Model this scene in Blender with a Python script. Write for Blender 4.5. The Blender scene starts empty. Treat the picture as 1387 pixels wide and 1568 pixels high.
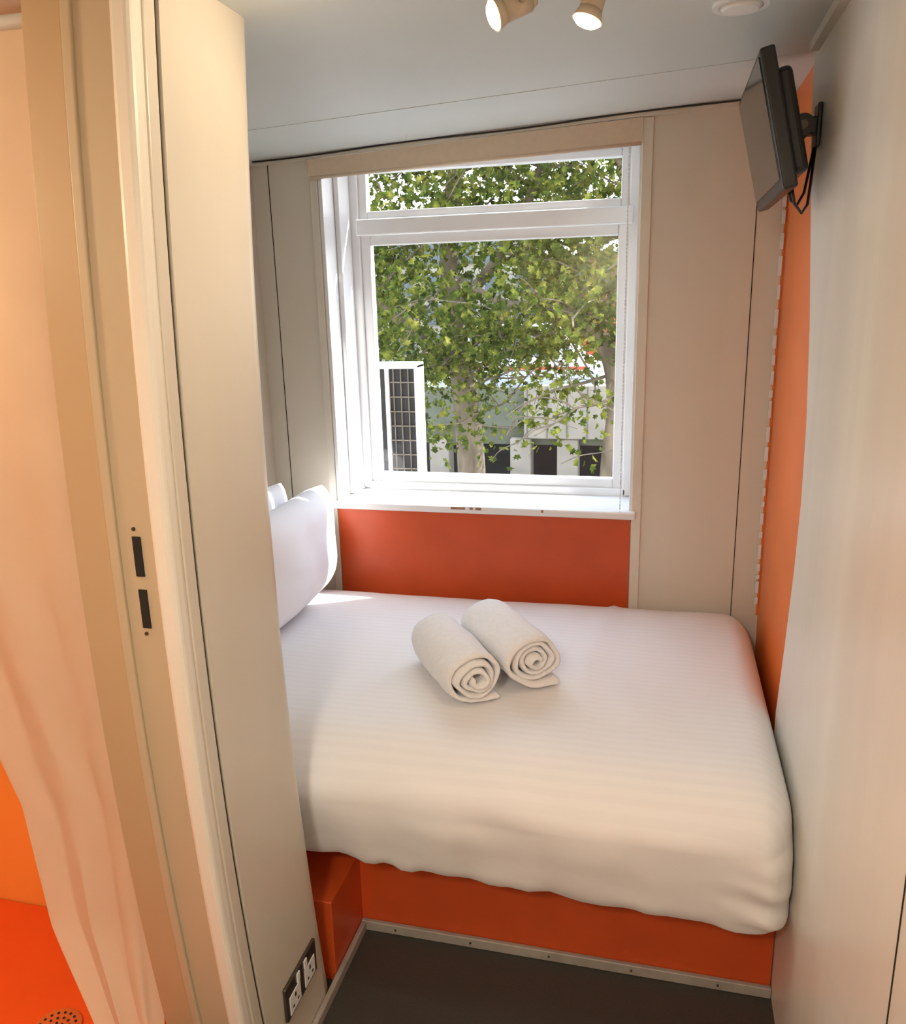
import bpy, bmesh, math, random
from mathutils import Vector, Matrix, noise
random.seed(7)
scene = bpy.context.scene

# ------------------------------------------------------------------ materials
def mat(name, col, rough=0.5, metal=0.0, var=0.04, scale=6.0, bump=0.0, bscale=60.0,
        spec=0.5, emit=None, estr=0.0, stretch=(1,1,1), sheen=0.0, coat=0.0):
    m = bpy.data.materials.new(name); m.use_nodes = True
    nt = m.node_tree; N = nt.nodes; L = nt.links
    b = N['Principled BSDF']
    tc = N.new('ShaderNodeTexCoord'); mp = N.new('ShaderNodeMapping')
    mp.inputs['Scale'].default_value = stretch
    L.new(tc.outputs['Object'], mp.inputs['Vector'])
    nz = N.new('ShaderNodeTexNoise'); nz.inputs['Scale'].default_value = scale
    nz.inputs['Detail'].default_value = 4
    L.new(mp.outputs[0], nz.inputs['Vector'])
    cr = N.new('ShaderNodeValToRGB')
    c0 = [max(0, c*(1-var)) for c in col]; c1 = [min(1, c*(1+var)) for c in col]
    cr.color_ramp.elements[0].position = 0.3; cr.color_ramp.elements[1].position = 0.7
    cr.color_ramp.elements[0].color = (*c0, 1); cr.color_ramp.elements[1].color = (*c1, 1)
    L.new(nz.outputs['Fac'], cr.inputs['Fac'])
    L.new(cr.outputs['Color'], b.inputs['Base Color'])
    b.inputs['Roughness'].default_value = rough
    b.inputs['Metallic'].default_value = metal
    b.inputs['Specular IOR Level'].default_value = spec
    if sheen: b.inputs['Sheen Weight'].default_value = sheen
    if coat:
        b.inputs['Coat Weight'].default_value = coat
        b.inputs['Coat Roughness'].default_value = 0.15
    if emit:
        b.inputs['Emission Color'].default_value = (*emit, 1)
        b.inputs['Emission Strength'].default_value = estr
    if bump:
        n2 = N.new('ShaderNodeTexNoise'); n2.inputs['Scale'].default_value = bscale
        n2.inputs['Detail'].default_value = 3
        L.new(mp.outputs[0], n2.inputs['Vector'])
        bp = N.new('ShaderNodeBump'); bp.inputs['Strength'].default_value = bump
        bp.inputs['Distance'].default_value = 0.01
        L.new(n2.outputs['Fac'], bp.inputs['Height']); L.new(bp.outputs[0], b.inputs['Normal'])
    return m

M = {}
M['cream']   = mat('cream_panel', (0.64,0.59,0.50), 0.33, var=0.03, scale=5, stretch=(1,1,0.25), bump=0.03, bscale=40)
M['edge']    = mat('pale_frame_edge', (0.78,0.73,0.64), 0.36, var=0.03, scale=5, stretch=(1,1,0.25))
M['backw']   = mat('beige_panel', (0.72,0.67,0.58), 0.45, var=0.03, scale=9, stretch=(1,1,0.1), bump=0.03)
M['rightw']  = mat('pale_wood_panel', (0.84,0.81,0.73), 0.33, var=0.03, scale=14, stretch=(1,1,0.06), bump=0.03, bscale=30)
M['ceil']    = mat('ceiling_paint', (0.68,0.73,0.71), 0.45, var=0.02, scale=3)
M['white']   = mat('gloss_white_paint', (0.86,0.87,0.88), 0.25, var=0.02, scale=10, bump=0.03, bscale=25)
M['trimw']   = mat('offwhite_trim', (0.74,0.70,0.61), 0.4, var=0.03)
M['red']     = mat('orange_red_laminate', (0.58,0.080,0.014), 0.38, var=0.06, scale=8)
M['orange']  = mat('orange_laminate', (0.85,0.20,0.035), 0.4, var=0.05, scale=5)
M['bathor']  = mat('bathroom_orange', (0.92,0.33,0.06), 0.35, var=0.05, scale=4)
M['bathfl']  = mat('shower_floor_orange', (0.80,0.10,0.012), 0.35, var=0.05, scale=4)
M['floor']   = mat('dark_vinyl', (0.05,0.05,0.042), 0.45, var=0.25, scale=300, bump=0.1, bscale=300)
M['grey']    = mat('grey_cove_strip', (0.36,0.33,0.29), 0.45, var=0.12, scale=20)
M['black']   = mat('black_plastic', (0.012,0.012,0.013), 0.35, var=0.1)
M['screen']  = mat('tv_screen', (0.03,0.035,0.035), 0.12, var=0.1)
M['gap']     = mat('dark_gap', (0.015,0.012,0.01), 0.9)
M['jamb']    = mat('door_frame_paint', (0.50,0.40,0.27), 0.42, var=0.03, scale=5, stretch=(1,1,0.2))
M['jambd']   = mat('door_frame_paint_brown', (0.48,0.34,0.20), 0.42, var=0.03, scale=5, stretch=(1,1,0.2))
M['blind']   = mat('blind_fabric', (0.74,0.60,0.46), 0.8, var=0.03, scale=60, bump=0.1, bscale=300)
M['lampb']   = mat('lamp_cream_metal', (0.62,0.52,0.40), 0.35, var=0.03)
M['bulb']    = mat('bulb_glass', (1,0.9,0.7), 0.3, emit=(1.0,0.80,0.50), estr=9)
M['chrome']  = mat('dark_chrome', (0.12,0.10,0.085), 0.3, metal=0.8, var=0.1)
M['towel']   = mat('towel_terry', (0.92,0.90,0.90), 0.95, var=0.03, scale=90, bump=0.35, bscale=420, sheen=0.3)
M['pillow']  = mat('pillow_cotton', (0.90,0.90,0.94), 0.85, var=0.01, scale=8, bump=0.08, bscale=10, sheen=0.2)
M['chip']    = mat('chipped_paint', (0.30,0.17,0.10), 0.8, var=0.3, scale=60)
M['bark']    = mat('plane_bark', (0.13,0.10,0.065), 0.9, var=0.5, scale=9, stretch=(1,1,0.35), bump=0.5, bscale=20)
M['conc']    = mat('concrete_light', (0.24,0.21,0.17), 0.85, var=0.12, scale=3)
M['concd']   = mat('concrete_dark', (0.09,0.095,0.065), 0.85, var=0.2, scale=3)
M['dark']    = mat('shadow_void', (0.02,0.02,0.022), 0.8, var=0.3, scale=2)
M['brick']   = mat('brick_red', (0.15,0.055,0.035), 0.85, var=0.35, scale=6)
M['render']  = mat('pale_render_wall', (0.26,0.24,0.19), 0.85, var=0.15, scale=0.5)
M['asph']    = mat('asphalt', (0.12,0.12,0.12), 0.9, var=0.2, scale=5)
M['glassd']  = mat('dark_glass', (0.05,0.07,0.08), 0.35, var=0.2)
M['vanw']    = mat('van_white', (0.42,0.45,0.50), 0.3, var=0.02)
M['hoard']   = mat('hoarding_red', (0.42,0.06,0.025), 0.5, var=0.1)
M['drain']   = mat('drain_brass', (0.75,0.42,0.20), 0.3, metal=0.9, var=0.2)

def bedmat():
    m = mat('striped_cotton_sheet', (0.88,0.865,0.87), 0.75, var=0.012, scale=5, bump=0.15, bscale=8, sheen=0.15)
    nt = m.node_tree; N = nt.nodes; L = nt.links; b = N['Principled BSDF']
    old = b.inputs['Base Color'].links[0].from_socket
    tc = N.new('ShaderNodeTexCoord'); w = N.new('ShaderNodeTexWave')
    w.bands_direction = 'Y'; w.inputs['Scale'].default_value = 13.0
    w.inputs['Distortion'].default_value = 0.15
    L.new(tc.outputs['Object'], w.inputs['Vector'])
    mr = N.new('ShaderNodeMapRange'); mr.inputs['From Min'].default_value = 0.42; mr.inputs['From Max'].default_value = 0.58
    mr.inputs['To Min'].default_value = 0.55; mr.inputs['To Max'].default_value = 0.75
    L.new(w.outputs['Fac'], mr.inputs['Value']); L.new(mr.outputs[0], b.inputs['Roughness'])
    mr2 = N.new('ShaderNodeMapRange'); mr2.inputs['From Min'].default_value = 0.42; mr2.inputs['From Max'].default_value = 0.58
    mr2.inputs['To Min'].default_value = 1.0; mr2.inputs['To Max'].default_value = 0.982
    L.new(w.outputs['Fac'], mr2.inputs['Value'])
    mx = N.new('ShaderNodeVectorMath'); mx.operation = 'SCALE'
    L.new(old, mx.inputs[0]); L.new(mr2.outputs[0], mx.inputs['Scale']); L.new(mx.outputs[0], b.inputs['Base Color'])
    return m
M['bed'] = bedmat()

def leafmat():
    m = bpy.data.materials.new('plane_leaf'); m.use_nodes = True
    nt = m.node_tree; N = nt.nodes; L = nt.links; N.remove(N['Principled BSDF'])
    out = N['Material Output']
    tc = N.new('ShaderNodeTexCoord'); nz = N.new('ShaderNodeTexNoise')
    nz.inputs['Scale'].default_value = 6.0; nz.inputs['Detail'].default_value = 8
    nz.inputs['Roughness'].default_value = 0.7
    L.new(tc.outputs['Object'], nz.inputs['Vector'])
    cr = N.new('ShaderNodeValToRGB'); e = cr.color_ramp.elements
    e[0].position = 0.36; e[0].color = (0.018,0.030,0.007,1)
    e[1].position = 0.72; e[1].color = (0.56,0.45,0.12,1)
    x = e.new(0.48); x.color = (0.065,0.092,0.017,1)
    x = e.new(0.60); x.color = (0.21,0.215,0.038,1)
    L.new(nz.outputs['Fac'], cr.inputs['Fac'])
    d = N.new('ShaderNodeBsdfDiffuse'); t = N.new('ShaderNodeBsdfTranslucent'); mx = N.new('ShaderNodeMixShader')
    mx.inputs[0].default_value = 0.5
    L.new(cr.outputs[0], d.inputs[0]); L.new(cr.outputs[0], t.inputs[0])
    L.new(d.outputs[0], mx.inputs[1]); L.new(t.outputs[0], mx.inputs[2]); L.new(mx.outputs[0], out.inputs[0])
    return m
M['leaf'] = leafmat()

def curtainmat():
    m = bpy.data.materials.new('curtain_fabric'); m.use_nodes = True
    nt = m.node_tree; N = nt.nodes; L = nt.links; N.remove(N['Principled BSDF'])
    out = N['Material Output']
    tc = N.new('ShaderNodeTexCoord'); nz = N.new('ShaderNodeTexNoise'); nz.inputs['Scale'].default_value = 12
    L.new(tc.outputs['Object'], nz.inputs['Vector'])
    cr = N.new('ShaderNodeValToRGB')
    cr.color_ramp.elements[0].color = (0.78,0.66,0.48,1); cr.color_ramp.elements[1].color = (0.83,0.71,0.53,1)
    L.new(nz.outputs['Fac'], cr.inputs['Fac'])
    d = N.new('ShaderNodeBsdfDiffuse'); t = N.new('ShaderNodeBsdfTranslucent'); mx = N.new('ShaderNodeMixShader')
    mx.inputs[0].default_value = 0.35
    L.new(cr.outputs[0], d.inputs[0]); L.new(cr.outputs[0], t.inputs[0])
    L.new(d.outputs[0], mx.inputs[1]); L.new(t.outputs[0], mx.inputs[2]); L.new(mx.outputs[0], out.inputs[0])
    return m
M['curtain'] = curtainmat()

def panemat():
    m = bpy.data.materials.new('window_glass'); m.use_nodes = True
    nt = m.node_tree; N = nt.nodes; L = nt.links; N.remove(N['Principled BSDF'])
    out = N['Material Output']
    t = N.new('ShaderNodeBsdfTransparent'); g = N.new('ShaderNodeBsdfGlossy'); g.inputs['Roughness'].default_value = 0.02
    mx = N.new('ShaderNodeMixShader'); mx.inputs[0].default_value = 0.03
    L.new(t.outputs[0], mx.inputs[1]); L.new(g.outputs[0], mx.inputs[2]); L.new(mx.outputs[0], out.inputs[0])
    return m
M['pane'] = panemat()

# ------------------------------------------------------------------ mesh builder
class B:
    def __init__(s, name): s.name = name; s.bm = bmesh.new(); s.mats = []
    def mi(s, m):
        if m not in s.mats: s.mats.append(m)
        return s.mats.index(m)
    def box(s, x0,x1,y0,y1,z0,z1, m, bev=0.0, T=None):
        vs = [s.bm.verts.new((x,y,z)) for x in (x0,x1) for y in (y0,y1) for z in (z0,z1)]
        idx = [(0,1,3,2),(4,6,7,5),(0,4,5,1),(2,3,7,6),(0,2,6,4),(1,5,7,3)]
        fs = [s.bm.faces.new([vs[i] for i in f]) for f in idx]
        k = s.mi(m)
        for f in fs: f.material_index = k
        allv = set(vs)
        if bev > 0:
            es = list({e for f in fs for e in f.edges})
            r = bmesh.ops.bevel(s.bm, geom=es, offset=bev, segments=3, profile=0.5, affect='EDGES')
            allv = {v for v in r['verts']} | {v for v in vs if v.is_valid}
            for f in r['faces']: f.material_index = k
        if T is not None:
            for v in allv: v.co = T @ v.co
        return s
    def cyl(s, p0, p1, r0, r1, m, seg=24, cap=True, smooth=True):
        p0 = Vector(p0); p1 = Vector(p1); d = (p1-p0).normalized()
        a = d.orthogonal().normalized(); b = d.cross(a); k = s.mi(m)
        A = []; Bq = []
        for i in range(seg):
            t = 2*math.pi*i/seg; o = a*math.cos(t)+b*math.sin(t)
            A.append(s.bm.verts.new(p0+o*r0)); Bq.append(s.bm.verts.new(p1+o*r1))
        for i in range(seg):
            j = (i+1)%seg
            f = s.bm.faces.new((A[i],A[j],Bq[j],Bq[i])); f.material_index = k; f.smooth = smooth
        if cap:
            f = s.bm.faces.new(A[::-1]); f.material_index = k
            f = s.bm.faces.new(Bq); f.material_index = k
        return s
    def tube(s, pts, rad, m, seg=10):
        pts = [Vector(p) for p in pts]; k = s.mi(m); rings = []
        n = len(pts); ref = None
        for i,p in enumerate(pts):
            d = (pts[min(i+1,n-1)]-pts[max(i-1,0)]).normalized()
            if ref is None: ref = d.orthogonal().normalized()
            a = (ref - d*ref.dot(d)).normalized(); ref = a; b = d.cross(a)
            r = rad[i] if isinstance(rad,(list,tuple)) else rad
            rings.append([s.bm.verts.new(p+(a*math.cos(2*math.pi*j/seg)+b*math.sin(2*math.pi*j/seg))*r) for j in range(seg)])
        for i in range(n-1):
            for j in range(seg):
                q = (j+1)%seg
                f = s.bm.faces.new((rings[i][j],rings[i][q],rings[i+1][q],rings[i+1][j])); f.material_index=k; f.smooth=True
        f = s.bm.faces.new(rings[0][::-1]); f.material_index=k
        f = s.bm.faces.new(rings[-1]); f.material_index=k
        return s
    def prism(s, pts, z0, z1, m, smooth_idx=()):
        k = s.mi(m)
        f0 = z0 if callable(z0) else (lambda x,y: z0); f1 = z1 if callable(z1) else (lambda x,y: z1)
        lo = [s.bm.verts.new((x,y,f0(x,y))) for x,y in pts]; hi = [s.bm.verts.new((x,y,f1(x,y))) for x,y in pts]
        n = len(pts)
        for i in range(n):
            j = (i+1)%n
            f = s.bm.faces.new((lo[i],lo[j],hi[j],hi[i])); f.material_index=k
            if i in smooth_idx: f.smooth = True
        f = s.bm.faces.new(lo[::-1]); f.material_index=k
        f = s.bm.faces.new(hi); f.material_index=k
        return s
    def xprism(s, pts, x0, x1, m):   # polygon given in (y,z), extruded along x
        k = s.mi(m)
        lo = [s.bm.verts.new((x0,y,z)) for y,z in pts]; hi = [s.bm.verts.new((x1,y,z)) for y,z in pts]
        n = len(pts)
        for i in range(n):
            j = (i+1)%n
            f = s.bm.faces.new((lo[i],lo[j],hi[j],hi[i])); f.material_index=k
        s.bm.faces.new(lo[::-1]).material_index=k
        s.bm.faces.new(hi).material_index=k
        return s
    def grid(s, fn, nu, nv, m, closeu=False):
        k = s.mi(m)
        V = [[s.bm.verts.new(fn(i/nu, j/nv)) for j in range(nv+1)] for i in range(nu + (0 if closeu else 1))]
        for i in range(nu):
            a = V[i]; b = V[(i+1)%len(V)]
            for j in range(nv):
                f = s.bm.faces.new((a[j],b[j],b[j+1],a[j+1])); f.material_index=k; f.smooth=True
        return V
    def bow(s, amp, zc=1.15, cond=None):
        for i in range(1,24):
            z = i*0.09
            bmesh.ops.bisect_plane(s.bm, geom=s.bm.verts[:]+s.bm.edges[:]+s.bm.faces[:], plane_co=(0,0,z), plane_no=(0,0,1))
        for v in s.bm.verts:
            if cond is None or cond(v.co): v.co.y += amp*(v.co.z-zc)**2
        return s
    def obj(s, parent=None, recalc=True):
        if recalc: bmesh.ops.recalc_face_normals(s.bm, faces=s.bm.faces)
        me = bpy.data.meshes.new(s.name); s.bm.to_mesh(me); s.bm.free()
        for m in s.mats: me.materials.append(m)
        o = bpy.data.objects.new(s.name, me); scene.collection.objects.link(o)
        if parent: o.parent = parent
        return o

def empty(name, loc=(0,0,0)):
    e = bpy.data.objects.new(name, None); scene.collection.objects.link(e); return e

def cz(x, y=0): return 2.045 + (x+1.30)*0.047

# ------------------------------------------------------------------ room shell
XL, XR, XR2, YB = -1.32, 0.30, 0.322, 2.60
WX0, WX1, WZ0, WZ1 = -1.09, -0.08, 0.92, 2.07
BOW = 0.070

w = B('wall_back')
w.box(XL-0.1, WX0, YB, 2.87, 0, 2.3, M['backw'])
w.box(WX1, 0.45, YB, 2.87, 0, 2.3, M['backw'])
w.box(WX0, WX1, YB, 2.87, 0, WZ0-0.03, M['backw'])
w.box(WX0, WX1, YB, 2.87, WZ1, 2.3, M['backw'])
for gx in (-1.262, 0.240):
    w.box(gx-0.0012, gx+0.0012, YB-0.0015, YB+0.001, 0.0, cz(gx)-0.005, M['gap'])
w.obj()

w = B('wall_right')
edge = [(1.97,0.0),(1.95,0.60),(1.90,0.8),(1.86,1.0),(1.845,1.15),(1.86,1.32),(1.92,1.52),(2.00,1.70),(2.09,1.88),(2.15,2.05),(2.18,2.3)]
w.xprism([(-0.8,0.0)]+edge+[(-0.8,2.3)], XR, 0.45, M['rightw'])
w.box(XR2, 0.45, 1.84, YB, 0, 2.3, M['orange'])
w.box(XR-0.0012, XR+0.001, 0.920, 0.9225, 0, 2.1, M['gap'])
w.obj()

w = B('wall_front')
w.box(-1.99,0.45,-0.80,-0.70,0,2.3,M['cream'])
w.obj()

w = B('wall_left')
w.box(XL-0.1, XL, 1.51, YB, 0, 2.3, M['cream'])
w.obj()

w = B('wall_partition')
YE = 1.412
pts = [(-0.714,1.112)]; R = 0.06
for i in range(13):
    t = math.pi/2*i/12
    pts.append((-0.714-R+R*math.cos(t), YE-R+R*math.sin(t)))
pts += [(-1.95,YE),(-1.95,1.35),(-0.86,1.35),(-0.86,1.112)]
w.prism(pts, 0, 2.25, M['cream'], smooth_idx=range(1,13))
w.bow(BOW)
w.obj()

w = B('wall_bathroom')
w.box(-1.95,-0.865,1.338,1.349,0,2.25,M['bathor'])
w.box(-1.99,-1.95,-0.70,1.405,0,2.25,M['bathor'])
w.obj()

f = B('ceiling')
f.prism([(-1.99,-0.8),(0.45,-0.8),(0.45,2.87),(-1.99,2.87)], cz, lambda x,y: cz(x)+0.35, M['ceil'])
f.obj()
s_ = B('trim_ceiling_seam')
s_.prism([(-1.28,2.18),(0.29,2.18),(0.29,2.20),(-1.28,2.20)], lambda x,y: cz(x)-0.0015, lambda x,y: cz(x)+0.001, M['ceil'])
s_.obj()

f = B('floor'); f.box(-2.0,0.45,-0.8,2.87,-0.12,0.0,M['floor']); f.obj()

t = B('trim_cornice')
t.prism([(XL,YB-0.022),(XR2,YB-0.022),(XR2,YB),(XL,YB)], lambda x,y: cz(x)-0.014, lambda x,y: cz(x), M['trimw'])
t.prism([(XL,1.51),(XL+0.02,1.51),(XL+0.02,YB),(XL,YB)], lambda x,y: cz(x)-0.014, lambda x,y: cz(x), M['trimw'])
t.prism([(XR-0.018,0.0),(XR,0.0),(XR,2.10),(XR-0.018,2.10)], lambda x,y: cz(x)-0.02, lambda x,y: cz(x), M['trimw'])
cab = []
for i in range(41):
    x = XL+0.02+(0.20-XL)*i/40
    cab.append((x, YB-0.026, cz(x)-0.004-0.002*math.sin(i*0.35)))
t.tube(cab, 0.0026, M['black'], 6)
t.obj()

t = B('trim_window_casing')
t.box(-1.118,-1.092,YB-0.008,YB,0.55,cz(-1.1)-0.01,M['trimw'],bev=0.002)
t.box(-0.082,-0.052,YB-0.008,YB,0.55,cz(-0.07)-0.015,M['trimw'],bev=0.002)
t.obj()
t = B('trim_wall_panel')
t.box(-1.09,-0.084,YB-0.006,YB,0.45,0.905,M['red'],bev=0.001)
t.obj()
t = B('trim_corner_bead')
z = 0.64; rr = random.Random(3)
t.box(XR2-0.006,XR2,YB-0.006,YB,0.60,2.0,M['orange'])
while z < 1.95:
    l = rr.uniform(0.012,0.055)
    t.box(XR2-0.013-rr.random()*0.003,XR2-0.005,YB-0.013,YB-0.006,z,z+l,M['white'])
    z += l + rr.uniform(0.008,0.028)
t.obj()

# ------------------------------------------------------------------ window
w = B('window_1'); W = M['white']
Y0,Y1 = 2.79,2.85
w.box(WX0,-1.032,Y0,Y1,0.93,WZ1,W,bev=0.004)
w.box(-0.122,WX1,Y0,Y1,0.93,WZ1,W,bev=0.004)
w.box(-1.04,-0.11,Y0,Y1,0.925,0.955,W,bev=0.004)
w.box(-1.04,-0.11,Y0,Y1,2.045,WZ1,W,bev=0.004)
w.box(-1.04,-0.11,Y0-0.012,Y1,1.818,1.872,W,bev=0.006)
def sash(x0,x1,z0,z1,t,y0,y1):
    w.box(x0,x0+t,y0,y1,z0,z1,W,bev=0.004); w.box(x1-t,x1,y0,y1,z0,z1,W,bev=0.004)
    w.box(x0+t,x1-t,y0,y1,z0,z0+t,W,bev=0.004); w.box(x0+t,x1-t,y0,y1,z1-t,z1,W,bev=0.004)
sash(-1.033,-0.120,0.95,1.822,0.036,Y0+0.012,Y1-0.01)
sash(-1.033,-0.120,1.868,2.05,0.030,Y0+0.012,Y1-0.01)
w.box(-1.0,-0.15,2.822,2.825,0.98,1.79,M['pane']); w.box(-1.0,-0.15,2.822,2.825,1.89,2.03,M['pane'])
w.box(WX0-0.001,WX0+0.012,YB-0.004,Y0,0.92,WZ1,W,bev=0.002)
w.box(WX1-0.010,WX1+0.001,YB-0.004,Y0,0.92,WZ1,W,bev=0.002)
w.box(WX0,WX1,YB,Y0,WZ1-0.012,WZ1+0.001,W)
w.box(WX0+0.012,WX0+0.030,YB+0.09,Y0,0.93,WZ1-0.01,W,bev=0.004)
w.obj()
s_ = B('window_sill')
s_.box(-1.105,-0.068,YB-0.028,Y0+0.01,0.903,0.928,M['white'],bev=0.005)
for cx,l in ((-0.675,0.05),(-0.61,0.012),(-0.59,0.02),(-0.37,0.008)):
    s_.box(cx,cx+l,YB-0.0286,YB-0.024,0.917,0.926,M['chip'],bev=0.001)
s_.obj()
b = B('roller_blind')
b.prism([(-1.115,YB-0.02),(-0.082,YB-0.02),(-0.082,YB-0.012),(-1.115,YB-0.012)],
        lambda x,y: 1.985+(x+1.1)*0.034, lambda x,y: cz(x)-0.016, M['blind'])
b.tube([(-1.112,YB-0.016,1.984),(-0.085,YB-0.016,2.019)],0.006,M['blind'],8)
for i in range(95):
    zz = 2.0-i*0.0115
    b.cyl((-0.118,YB-0.02,zz),(-0.118,YB-0.02,zz-0.006),0.0018,0.0018,M['white'],6)
b.tube([(-0.118,YB-0.02,2.03),(-0.118,YB-0.02,0.935)],0.0007,M['white'],5)
b.obj()

# ------------------------------------------------------------------ bed
bed = empty('double_bed')
b = B('bed_base')
b.box(-1.318,-0.714,1.507,1.71,0.0,0.225,M['red'],bev=0.003)
b.box(-1.318,0.298,1.695,2.598,0.0,0.325,M['red'],bev=0.003)
b.obj(bed)
def rounded(name, x0,x1,y0,y1,z0,z1,Rt,Rb,n,disp,m,parent):
    bm = bmesh.new()
    bmesh.ops.create_cube(bm, size=2.0)
    bmesh.ops.subdivide_edges(bm, edges=bm.edges[:], cuts=n, use_grid_fill=True)
    c = Vector(((x0+x1)/2,(y0+y1)/2,(z0+z1)/2)); H = Vector(((x1-x0)/2,(y1-y0)/2,(z1-z0)/2))
    Rt = Vector(Rt); Rb = Vector(Rb)
    for v in bm.verts:
        k = max(0,min(1,(v.co.z+1)/2)); k = k*k*(3-2*k)
        R = Rb.lerp(Rt,k); I = H-R
        q = Vector(); d = Vector()
        for i in range(3):
            u = v.co[i]; lim = 0.72; a = abs(u); sg = 1 if u>=0 else -1
            if a <= lim: q[i] = sg*a/lim*I[i]; d[i] = 0
            else: q[i] = sg*I[i]; d[i] = sg*(a-lim)/(1-lim)
        if d.length > 1e-9: d.normalize()
        p = c + q + Vector((d.x*R.x, d.y*R.y, d.z*R.z))
        v.co = p
    for _ in range(5): bmesh.ops.smooth_vert(bm, verts=bm.verts, factor=0.5, use_axis_x=True, use_axis_y=True, use_axis_z=True)
    for v in bm.verts: v.co = disp(v.co.copy(), None)
    me = bpy.data.meshes.new(name); bm.to_mesh(me); bm.free()
    me.materials.append(m)
    for pl in me.polygons: pl.use_smooth = True
    o = bpy.data.objects.new(name, me); scene.collection.objects.link(o); o.parent = parent
    return o
def sst(a,b,x):
    t = max(0.0,min(1.0,(x-a)/(b-a))); return t*t*(3-2*t)
def bdisp(p, d):
    q = p.copy()
    top = sst(0.5,0.6,p.z)
    n1 = noise.noise(Vector((p.x*3,p.y*3,0.3))); n2 = noise.noise(Vector((p.x*9,p.y*5,1.7)))
    q.z += top*(0.005*n1+0.0025*n2)
    cx = -0.15+0.02*math.sin(p.y*5)+(p.y-2.0)*0.06
    q.z += top*0.007*math.exp(-((p.x-cx)/0.012)**2)*max(0,min(1,(p.y-1.6)*6))
    q.z += top*0.006*math.exp(-((p.x-0.02-(p.y-1.8)*0.3)/0.012)**2)*math.exp(-((p.y-1.75)/0.10)**2)
    fr = 1-sst(1.52,1.72,p.y)
    lo = 1-sst(0.36,0.62,p.z)
    fold = noise.noise(Vector((p.x*7,0.0,p.z*3.0+5))) + 0.7*noise.noise(Vector((p.x*18,3.0,p.z*4)))
    q.y += fr*lo*0.015*fold
    q.y += fr*0.007*noise.noise(Vector((p.x*5+p.z*8,1.0,p.z*10-p.x*3)))
    k = fr*(1-sst(0.33,0.46,p.z))
    q.z += (0.014*noise.noise(Vector((p.x*6,2.0,9)))+0.010*noise.noise(Vector((p.x*18,4.0,2))))*k
    q.z -= 0.02*k*max(0,p.x+0.5)
    # gathered wrinkles at the right-hand foot corner
    rc = sst(0.10,0.27,p.x)*fr*(1-sst(0.40,0.52,p.z))
    q.y += rc*0.006*math.sin(p.z*95+p.x*30)
    q.y += fr*0.05*max(0.0,(-0.30-p.x))
    q.y += fr*0.035*(1-sst(0.33,0.50,p.z))
    q.x = min(q.x, 0.2985)
    return q
rounded('mattress_with_sheet',-1.318,0.298,1.472,2.598,0.314,0.641,(0.085,0.165,0.125),(0.055,0.06,0.055),90,bdisp,M['bed'],bed)

def pillow(name, cen, w_, h_, th, tilt, yaw, parent=None, seed=0):
    b = B(name); n = 40
    ty = Matrix.Rotation(yaw,4,'Z') @ Matrix.Rotation(tilt,4,'Y')
    def P(sgn):
        def fn(u,v):
            a = u*2-1; c = v*2-1
            e = max(0,(1-abs(a)**4))**0.6*max(0,(1-abs(c)**4))**0.6
            pin = 1-0.03*(1-abs(c)**2)*abs(a)**4; pin2 = 1-0.04*(1-abs(a)**2)*abs(c)**4
            rc = 1-0.08*(abs(a)*abs(c))**4
            nn = noise.noise(Vector((a*1.6,c*1.6,seed+sgn)))*0.14+noise.noise(Vector((a*5,c*5,seed)))*0.025
            p = Vector((sgn*th/2*e*(1+nn), a*w_/2*pin*rc, c*h_/2*pin2*rc))
            return Vector(cen) + ty @ p
        return fn
    b.grid(P(1),n,n,M['pillow']); b.grid(P(-1),n,n,M['pillow'])
    bmesh.ops.remove_doubles(b.bm, verts=b.bm.verts, dist=0.0006)
    return b.obj(parent)
pillow('pillow',(-1.252,2.16,0.842),0.68,0.37,0.12,math.radians(4),0,seed=2)
pillow('pillow.001',(-1.112,2.240,0.830),0.66,0.355,0.155,math.radians(0),math.radians(2),seed=9)

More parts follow.
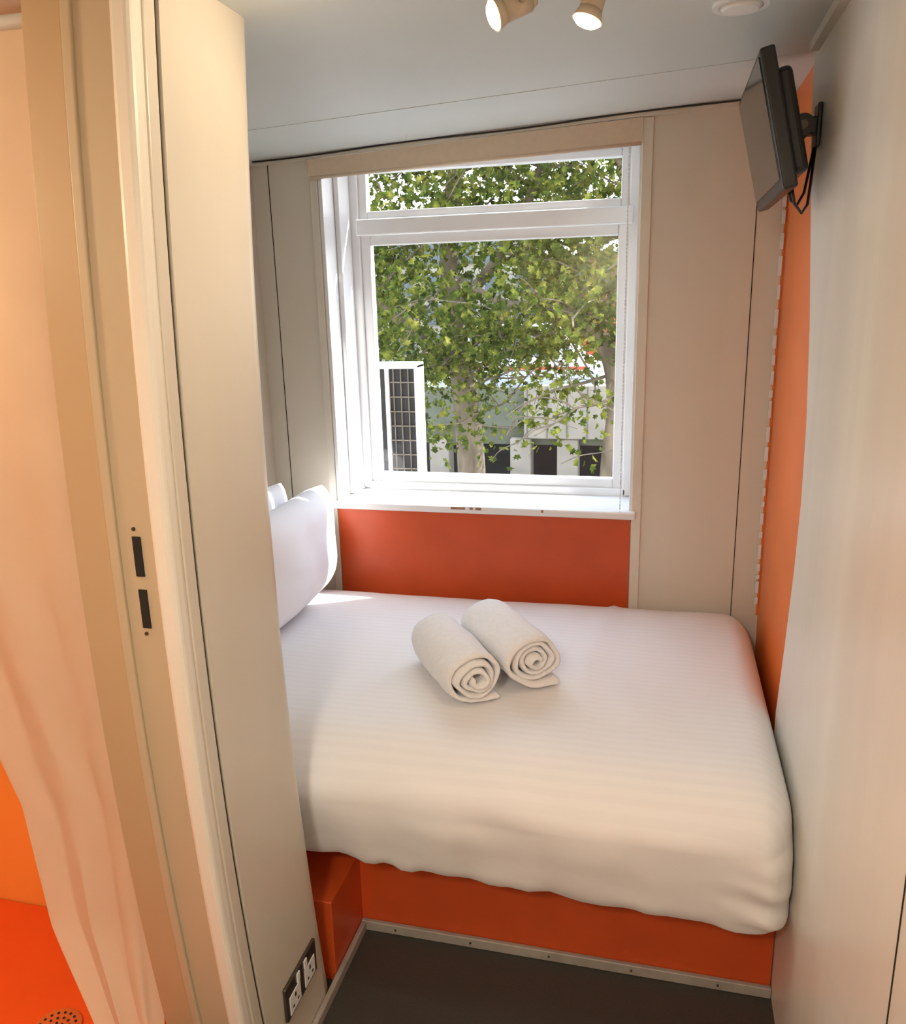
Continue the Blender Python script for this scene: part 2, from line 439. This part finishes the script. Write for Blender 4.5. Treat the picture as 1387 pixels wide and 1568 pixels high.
ZT = 0.646
def towel(name, front, back, r, seed):
    b = B(name); F = Vector(front); K = Vector(back); A = (F-K); Ln = A.length; A.normalize()
    U = Vector((0,0,1)); S = U.cross(A).normalized()
    th = 0.0135; pitch = 0.0160; turns = (r-0.010)/pitch; NT = int(turns*34)
    prof = []
    for i in range(NT+1):
        f = i/NT; ang = -math.pi/2 - (1-f)*turns*2*math.pi; rad = 0.010+(r-0.010)*f
        prof.append((ang,rad))
    pts = []
    for ang,rad in prof:
        k = rad/r
        wob = 1+0.10*k*math.sin(ang*2+seed)+0.07*math.sin(ang*3.3+seed*2)
        pts.append((rad*math.cos(ang)*wob*1.06, rad*math.sin(ang)*0.96*(1+0.04*math.sin(ang*2.3+seed))))
    lx,ly = pts[-1]
    for i in range(1,9): pts.append((lx+0.0075*i, ly+0.0004*i))
    n = len(pts); NL = 18; nor = []
    for i in range(n):
        a = pts[max(0,i-1)]; c = pts[min(n-1,i+1)]
        tx,ty = c[0]-a[0],c[1]-a[1]; l = math.hypot(tx,ty) or 1
        nor.append((ty/l,-tx/l))
    k = b.mi(M['towel']); rings = []
    for j in range(NL+1):
        g = j/NL; row = []
        for i in range(n):
            off = 0.012*math.sin(i*0.033+seed)+0.006*math.sin(i*0.11)
            along = g*Ln + (off*(g-0.5)*1.6)
            edge = 1.0 if 0<j<NL else 0.55
            bul = 1.0+0.05*math.sin(g*math.pi)
            for sg in (1,-1):
                px = pts[i][0]*bul+nor[i][0]*th/2*sg*edge; py = pts[i][1]*bul+nor[i][1]*th/2*sg*edge
                p = K + A*along + S*px + U*py
                nn = noise.noise(p*55)*0.0022+noise.noise(p*14+Vector((seed,0,0)))*0.005
                p += (S*nor[i][0]+U*nor[i][1])*nn
                if p.z < ZT: p.z = ZT + (0.000 if sg>0 else 0.004)
                row.append(b.bm.verts.new(p))
        rings.append(row)
    for j in range(NL):
        for i in range(n-1):
            for sg in (0,1):
                a=rings[j][2*i+sg];c=rings[j][2*i+2+sg];d=rings[j+1][2*i+2+sg];e=rings[j+1][2*i+sg]
                f = b.bm.faces.new((a,c,d,e)); f.material_index=k; f.smooth=True
        for i in (0,n-1):
            f = b.bm.faces.new((rings[j][2*i],rings[j][2*i+1],rings[j+1][2*i+1],rings[j+1][2*i])); f.smooth=True
    for i in range(n-1):
        for j in (0,NL):
            f = b.bm.faces.new((rings[j][2*i],rings[j][2*i+1],rings[j][2*i+3],rings[j][2*i+2])); f.smooth=True
    return b.obj()
towel('rolled_towel',(-0.405,1.752,ZT+0.066),(-0.590,2.020,ZT+0.066),0.064,1.0)
towel('rolled_towel.001',(-0.278,1.868,ZT+0.071),(-0.460,2.128,ZT+0.071),0.069,2.6)

t = B('baseboard_bed')
t.box(-0.714,0.299,1.681,1.694,0.0,0.028,M['grey'],bev=0.003)
t.box(-0.713,-0.700,1.12,1.681,0.0,0.028,M['grey'],bev=0.003)
for i in range(5):
    x = -0.62+i*0.2; t.cyl((x,1.681,0.015),(x,1.679,0.015),0.003,0.003,M['chrome'],10)
t.obj()

# ------------------------------------------------------------------ TV
tv = empty('wall_mounted_television')
T = Matrix.Translation((0.184,2.025,1.915)) @ Matrix.Rotation(math.radians(-13.5),4,'Y')
b = B('tv_panel')
b.box(-0.002,0.026,-0.235,0.235,-0.130,0.130,M['black'],bev=0.005,T=T)
b.box(-0.0045,-0.001,-0.218,0.218,-0.108,0.118,M['screen'],T=T)
b.box(0.024,0.056,-0.20,0.19,-0.105,0.095,M['black'],bev=0.012,T=T)
for i in range(7):
    b.box(0.054,0.0575,-0.12,0.12,-0.05+i*0.012,-0.045+i*0.012,M['chrome'],T=T)
b.obj(tv)
b = B('tv_bracket')
b.box(XR-0.010,XR-0.001,1.970,2.025,1.89,1.975,M['black'],bev=0.003)
b.box(0.222,XR-0.006,1.980,2.015,1.915,1.95,M['black'],bev=0.004)
b.cyl((0.262,1.960,1.932),(0.262,2.035,1.932),0.022,0.022,M['black'],24)
b.cyl((0.262,1.958,1.932),(0.262,1.960,1.932),0.009,0.009,M['chrome'],16)
b.obj(tv)
b = B('tv_cable')
b.tube([(0.242,1.93,1.82),(0.252,1.93,1.775),(0.270,1.95,1.757),(0.283,1.97,1.775),(0.287,1.975,1.82),(0.292,1.985,1.89)],0.003,M['black'],8)
b.tube([(0.240,1.96,1.82),(0.248,1.96,1.785),(0.262,1.97,1.775),(0.276,1.98,1.80),(0.290,1.99,1.89)],0.003,M['black'],8)
b.obj(tv)

# ------------------------------------------------------------------ ceiling spots
sp = empty('ceiling_spotlight')
b = B('spot_bar')
b.box(-0.32,0.02,1.235,1.275,cz(-0.32)-0.030,cz(-0.32)+0.002,M['lampb'],bev=0.004)
b.obj(sp)
def head(nm, base, pos, aim, en):
    b = B(nm); p = Vector(pos); a = Vector(aim).normalized()
    b.tube([base,(base[0],base[1],base[2]-0.02),tuple((Vector(base)+p)/2+Vector((0.01,0,0))),tuple(p-a*0.02)],0.007,M['lampb'],10)
    b.cyl(p-a*0.045,p-a*0.035,0.010,0.015,M['lampb'])
    b.cyl(p-a*0.035,p+a*0.010,0.016,0.018,M['lampb'])
    b.cyl(p+a*0.010,p+a*0.026,0.018,0.024,M['lampb'])
    b.cyl(p+a*0.0262,p+a*0.031,0.022,0.017,M['bulb'])
    b.obj(sp)
    l = bpy.data.lights.new(nm+'_light','SPOT'); l.energy = en; l.color=(1.0,0.80,0.56); l.shadow_soft_size=0.03
    l.spot_size = math.radians(120); l.spot_blend = 0.9
    o = bpy.data.objects.new(nm+'_light',l); scene.collection.objects.link(o); o.parent = sp
    o.location = p+a*0.05; o.rotation_euler = a.to_track_quat('-Z','Y').to_euler()
head('spot_head_1',(-0.20,1.255,2.07),(-0.250,1.385,2.028),(-0.80,-0.42,-0.36),9)
head('spot_head_2',(-0.06,1.255,2.075),(-0.124,1.40,2.028),(-0.3,-0.15,-0.9),7)
b = B('smoke_detector')
b.cyl((0.112,1.75,cz(0.112)+0.002),(0.112,1.75,cz(0.112)-0.010),0.052,0.050,M['white'],40)
b.cyl((0.112,1.75,cz(0.112)-0.010),(0.112,1.75,cz(0.112)-0.016),0.040,0.030,M['white'],40)
b.obj()
el = empty('entrance_fill_lamp')  # unseen lamp added behind the camera as warm fill for the near end
b = B('fill_lamp_disc')
b.cyl((-0.35,-0.40,cz(-0.35)+0.002),(-0.35,-0.40,cz(-0.35)-0.03),0.13,0.12,M['white'],36)
b.obj(el)
l = bpy.data.lights.new('fill_lamp_light','AREA'); l.shape='DISK'; l.size=0.24; l.energy=25; l.color=(1.0,0.87,0.72)
o = bpy.data.objects.new('fill_lamp_light',l); scene.collection.objects.link(o); o.parent = el
o.location = (-0.35,-0.40,cz(-0.35)-0.034)

# ------------------------------------------------------------------ door frame
d = B('door_1'); J = M['jamb']
d.box(-0.885,-0.745,1.045,1.106,0,2.08,J)
d.box(-0.886,-0.822,1.041,1.047,0,2.08,M['jambd'],bev=0.002)
d.box(-0.822,-0.805,1.038,1.047,0,2.08,J,bev=0.003)
d.box(-0.748,-0.7145,1.040,1.072,0,2.08,M['edge'],bev=0.009)
d.box(-0.740,-0.7150,1.0745,1.104,0,2.08,M['cream'],bev=0.003)
d.box(-0.740,-0.7180,1.060,1.085,0,2.08,M['trimw'])
d.box(-0.855,-0.72,1.104,1.1118,0,2.08,M['gap'])
for zc in (1.228,1.142):
    d.box(-0.781,-0.767,1.0425,1.046,zc-0.032,zc+0.032,M['gap'])
for zc in (1.272,1.10):
    d.cyl((-0.777,1.046,zc),(-0.777,1.0425,zc),0.003,0.003,M['chrome'],10)
d.bow(BOW)
d.obj()

# ------------------------------------------------------------------ socket
s_ = B('power_socket')
s_.box(-0.7138,-0.706,1.245,1.395,0.145,0.228,M['chrome'],bev=0.0025)
for c in (1.283,1.357):
    s_.box(-0.7065,-0.7045,c-0.026,c+0.026,0.152,0.197,M['white'],bev=0.001)
    s_.box(-0.7050,-0.7040,c-0.003,c+0.003,0.180,0.190,M['gap'])
    s_.box(-0.7050,-0.7040,c-0.015,c-0.008,0.163,0.168,M['gap'])
    s_.box(-0.7050,-0.7040,c+0.008,c+0.015,0.163,0.168,M['gap'])
for c in (1.302,1.338):
    s_.box(-0.7065,-0.7035,c-0.007,c+0.007,0.201,0.222,M['white'],bev=0.001)
s_.obj()

# ------------------------------------------------------------------ shower
t = B('shower_tray')
t.box(-1.949,-0.89,0.62,1.337,0.0,0.24,M['bathfl'],bev=0.006)
t.obj()
t = B('floor_drain')
c = Vector((-1.10,1.050,0.2402))
t.cyl(c,c+Vector((0,0,0.004)),0.050,0.047,M['drain'],40)
for r in (0.012,0.024,0.036):
    for i in range(int(r*520)):
        a = 2*math.pi*i/int(r*520); q = c+Vector((r*math.cos(a),r*math.sin(a),0.0042))
        t.cyl(q,q+Vector((0,0,0.0006)),0.0028,0.0028,M['gap'],8)
t.obj()
free = [(2.03,-1.42,1.17,1.17),(1.2,-1.36,1.17,1.17),(0.85,-1.25,1.16,1.16),(0.667,-1.176,1.15,1.15),(0.43,-1.125,1.12,1.13),(0.245,-1.005,1.065,1.10)]
def lerp(pts, z):
    for A_,B_ in zip(pts,pts[1:]):
        if z <= A_[0] and z >= B_[0]:
            k = (A_[0]-z)/(A_[0]-B_[0])
            return [A_[i]+(B_[i]-A_[i])*k for i in (1,2,3)]
    return pts[-1][1:]
t = B('shower_curtain')
def cf(u,v):
    z = 2.03-1.785*v; fx,fy,ry = lerp(free,z); rx = -0.895
    x = rx+(fx-rx)*u; y = ry+(fy-ry)*u
    return Vector((x+0.003*math.sin(u*30+z), y+(0.005+0.005*u)*math.sin(u*17+0.6*math.sin(z*2))+0.004*noise.noise(Vector((u*9,z*6,0))), z))
t.grid(cf,90,80,M['curtain'])
t.tube([(-1.94,1.17,2.02),(-0.89,1.17,2.02)],0.010,M['white'],12)
t.obj(recalc=False)

# ------------------------------------------------------------------ outside
g = B('ground'); g.box(-40,40,3.7,90,-2.9,-2.7,M['asph']); g.obj()
b = B('lower_roof'); b.box(-1.6,0.2,2.88,3.6,-2.9,0.65,M['concd']); b.obj()
b = B('air_conditioning_unit')
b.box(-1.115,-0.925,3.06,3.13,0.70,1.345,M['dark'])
for x0,x1 in ((-1.120,-1.100),(-1.052,-1.036),(-0.932,-0.918)):
    b.box(x0,x1,3.045,3.14,0.651,1.36,M['white'],bev=0.003)
b.box(-1.120,-0.918,3.04,3.14,1.345,1.366,M['white'],bev=0.004)
for i in range(11):
    zz = 0.72+i*0.057; b.box(-1.04,-0.925,3.052,3.062,zz,zz+0.004,M['conc'])
for i in range(3):
    xx = -1.02+i*0.03; b.box(xx,xx+0.003,3.052,3.062,0.70,1.345,M['conc'])
b.obj()

b = B('parapet_wall')
b.box(-2.15,0.6,13,13.2,-0.62,0.24,M['conc'],bev=0.02)
b.box(-9,-2.15,13.1,13.2,-0.45,0.20,M['concd'],bev=0.02)
for i in range(9): b.box(-2.1+i*0.32,-2.09+i*0.32,12.985,13.0,-0.6,0.22,M['concd'])
b.obj()
b = B('parking_deck')
b.box(-9,6,13.21,24,-0.75,-0.46,M['concd'])
for x in (-5.0,-3.6,-2.22,-1.45,0.1,1.8):
    b.box(x-0.17,x+0.17,13.05,13.4,-2.7,-0.63,M['conc'],bev=0.02)
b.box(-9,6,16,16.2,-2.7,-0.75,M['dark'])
b.obj()
b = B('railing_fence')
for i in range(60):
    b.box(-5.5+i*0.12,-5.48+i*0.12,12.6,12.62,-2.7,-1.2,M['black'])
b.box(-5.5,1.8,12.59,12.63,-1.2,-1.16,M['black'])
b.obj()
v = B('van'); VX = -0.35
k = v.mi(M['vanw']); prof = [(-2.2,-0.2),(0.2,-0.2),(0.25,0.25),(-0.15,0.45),(-0.45,0.95),(-0.7,1.0),(-2.1,1.0),(-2.2,0.9)]
A = [v.bm.verts.new((x-0.9+VX,14.0,z+0.12)) for x,z in prof]; C = [v.bm.verts.new((x-0.9+VX,15.6,z+0.12)) for x,z in prof]
v.bm.faces.new(A).material_index=k; v.bm.faces.new(C[::-1]).material_index=k
for i in range(len(A)):
    j=(i+1)%len(A); v.bm.faces.new((A[i],A[j],C[j],C[i])).material_index=k
for x0,x1 in ((-1.75,-1.42),(-2.3,-1.85),(-2.9,-2.4)): v.box(x0+VX,x1+VX,13.98,14.0,0.6,0.98,M['glassd'])
v.box(-3.0+VX,-0.9+VX,13.985,14.0,0.40,0.45,M['hoard'])
for x in (-2.6,-1.15): v.cyl((x+VX,13.95,-0.155),(x+VX,14.2,-0.155),0.3,0.3,M['black'],24)
v.obj()
b = B('site_hoarding')
b.box(-1.9,3.0,17,17.1,-0.459,1.25,M['hoard'])
for i in range(8): b.box(-1.7+i*0.6,-1.64+i*0.6,16.95,17.0,-0.459,1.28,M['conc'])
b.obj()
b = B('brick_building')
b.box(-4.6,-0.6,30,36,-2.7,3.0,M['brick'])
for i in range(6):
    for j in range(3):
        b.box(-4.4+i*0.7,-4.0+i*0.7,29.9,30.0,-0.6+j*1.15,0.2+j*1.15,M['glassd'])
b.obj()
b = B('office_building')
b.box(-30,-4.9,34,40,-2.7,4.2,M['render'])
for i in range(18):
    for j in range(4):
        b.box(-28+i*1.3,-27.2+i*1.3,33.9,34.0,-0.6+j*1.2,0.2+j*1.2,M['glassd'])
b.obj()

# tree
tr = B('plane_tree'); rnd = random.Random(11)
tips = []
def limb(pts, r0, r1, seg=8):
    P = [Vector(p) for p in pts]; out = []
    for i in range(len(P)-1):
        p0=P[max(0,i-1)];p1=P[i];p2=P[i+1];p3=P[min(len(P)-1,i+2)]
        for s in range(6):
            t=s/6; out.append(0.5*((2*p1)+(p2-p0)*t+(2*p0-5*p1+4*p2-p3)*t*t+(3*p1-p0-3*p2+p3)*t**3))
    out.append(P[-1]); n=len(out)
    tr.tube(out,[r0+(r1-r0)*i/(n-1) for i in range(n)],M['bark'],seg)
    return out
def sub(out, count, ln, r, depth):
    for c in range(count):
        i = rnd.randint(len(out)//4, len(out)-1); p = out[i]
        a = rnd.uniform(0,2*math.pi); d = Vector((math.cos(a),math.sin(a)*0.7,rnd.uniform(-0.45,0.8))).normalized()
        q = [p]
        for s in range(4):
            d = (d+Vector((rnd.uniform(-.45,.45),rnd.uniform(-.45,.45),rnd.uniform(-.45,.25)))).normalized()
            q.append(q[-1]+d*ln/4)
        o = limb(q,r,r*0.35,5); tips.extend(o[6:])
        if depth>0: sub(o,4,ln*0.6,r*0.5,depth-1)
m1 = limb([(-1.80,8,-2.7),(-1.85,8,-0.6),(-1.90,8,0.5),(-2.0,8.0,1.3),(-2.05,8.05,2.2),(-1.9,8.1,3.3),(-1.7,8,4.6)],0.17,0.05,12)
m2 = limb([(-0.34,7,-2.7),(-0.40,7,-0.2),(-0.36,7,0.7),(-0.45,7,1.15),(-0.68,7,1.38),(-1.0,7,1.52),(-1.35,7.1,1.56),(-1.8,7.2,1.8)],0.12,0.02,10)
m3 = limb([(-0.40,7,0.9),(-0.2,7,1.6),(-0.3,7,2.4),(-0.6,7.1,3.2),(-0.5,7,4.2)],0.07,0.03)
m4 = limb([(-1.95,8,0.9),(-2.5,7.8,1.4),(-3.0,7.6,1.9),(-3.6,7.5,2.6)],0.06,0.02)
m5 = limb([(-2.0,8,1.5),(-1.5,7.8,2.0),(-1.1,7.6,2.7),(-0.9,7.5,3.5)],0.06,0.02)
for m_,c in ((m1,14),(m2,11),(m3,9),(m4,8),(m5,8)): sub(m_,c,1.1,0.016,1)
shape = [(0,-0.5),(0.22,-0.35),(0.55,-0.2),(0.30,0.0),(0.42,0.32),(0.14,0.22),(0,0.6),(-0.14,0.22),(-0.42,0.32),(-0.30,0.0),(-0.55,-0.2),(-0.22,-0.35)]
kl = tr.mi(M['leaf'])
def leaf(p, sz):
    n = Vector((rnd.gauss(0,1),rnd.gauss(0,1)-0.6,rnd.gauss(0,1)+0.5)).normalized()
    a = n.orthogonal().normalized(); th = rnd.uniform(0,6.28)
    b_ = n.cross(a); u = a*math.cos(th)+b_*math.sin(th); w_ = n.cross(u)
    vs = [tr.bm.verts.new(p+u*x*sz+w_*y*sz+n*(-0.25*abs(x)*sz)) for x,y in shape]
    f = tr.bm.faces.new(vs); f.material_index = kl
cnt = 0
while cnt < 25000:
    if rnd.random() < 0.5:
        p = rnd.choice(tips)+Vector((rnd.gauss(0,.14),rnd.gauss(0,.14),rnd.gauss(0,.14)))
    else:
        p = Vector((rnd.uniform(-4.0,0.6),rnd.uniform(6.4,9.4),rnd.uniform(0.0,4.2)))
        if noise.noise(p*1.9) < -0.10: continue
    if p.z < 1.1 and rnd.random() < 0.78-max(0,p.z)*0.45: continue
    if p.x > -1.6 and p.z < 1.1 and rnd.random() < 0.68: continue
    if p.z < -0.3: continue
    leaf(p, rnd.uniform(0.035,0.088)); cnt += 1
tr.obj(recalc=False)

# ------------------------------------------------------------------ lights
wd = bpy.data.worlds.new('World'); scene.world = wd; wd.use_nodes = True
nt = wd.node_tree; N = nt.nodes; L = nt.links
tc = N.new('ShaderNodeTexCoord'); sx = N.new('ShaderNodeSeparateXYZ'); cr = N.new('ShaderNodeValToRGB')
L.new(tc.outputs['Generated'], sx.inputs[0]); L.new(sx.outputs['Z'], cr.inputs['Fac'])
cr.color_ramp.elements[0].position = 0.0; cr.color_ramp.elements[0].color = (0.93,0.96,1.0,1)
cr.color_ramp.elements[1].position = 0.8; cr.color_ramp.elements[1].color = (0.62,0.78,1.0,1)
L.new(cr.outputs[0], N['Background'].inputs[0]); N['Background'].inputs[1].default_value = 5.2

sun = bpy.data.lights.new('sun','SUN'); sun.energy = 13; sun.angle = 0.01; sun.color=(1,0.97,0.92)
so = bpy.data.objects.new('sun',sun); scene.collection.objects.link(so)
so.rotation_euler = Vector((-0.7,-0.38,-0.75)).to_track_quat('-Z','Y').to_euler()
bl = bpy.data.lights.new('bathroom_lamp','POINT'); bl.energy = 9; bl.color=(1,0.79,0.52); bl.shadow_soft_size=0.06
bo = bpy.data.objects.new('bathroom_lamp',bl); scene.collection.objects.link(bo); bo.location = (-1.45,0.75,1.85)

# ------------------------------------------------------------------ camera
cam = bpy.data.cameras.new('camera'); co = bpy.data.objects.new('camera',cam); scene.collection.objects.link(co)
th = math.radians(14.54); p = math.radians(14.6); s = 0.0262; c = math.sqrt(1-s*s)
R0 = Vector((math.cos(th),math.sin(th),0)); F = Vector((-math.sin(th)*math.cos(p),math.cos(th)*math.cos(p),-math.sin(p)))
U0 = Vector((-math.sin(th)*math.sin(p),math.cos(th)*math.sin(p),math.cos(p)))
Rr = R0*c-U0*s; Uu = R0*s+U0*c
co.matrix_world = Matrix(((Rr.x,Uu.x,-F.x,0),(Rr.y,Uu.y,-F.y,0),(Rr.z,Uu.z,-F.z,1.6),(0,0,0,1)))
cam.sensor_fit='HORIZONTAL'; cam.sensor_width=36; cam.lens=36*1250/1387; cam.clip_start=0.02
scene.camera = co
scene.view_settings.view_transform = 'Standard'
scene.view_settings.exposure = 0.05
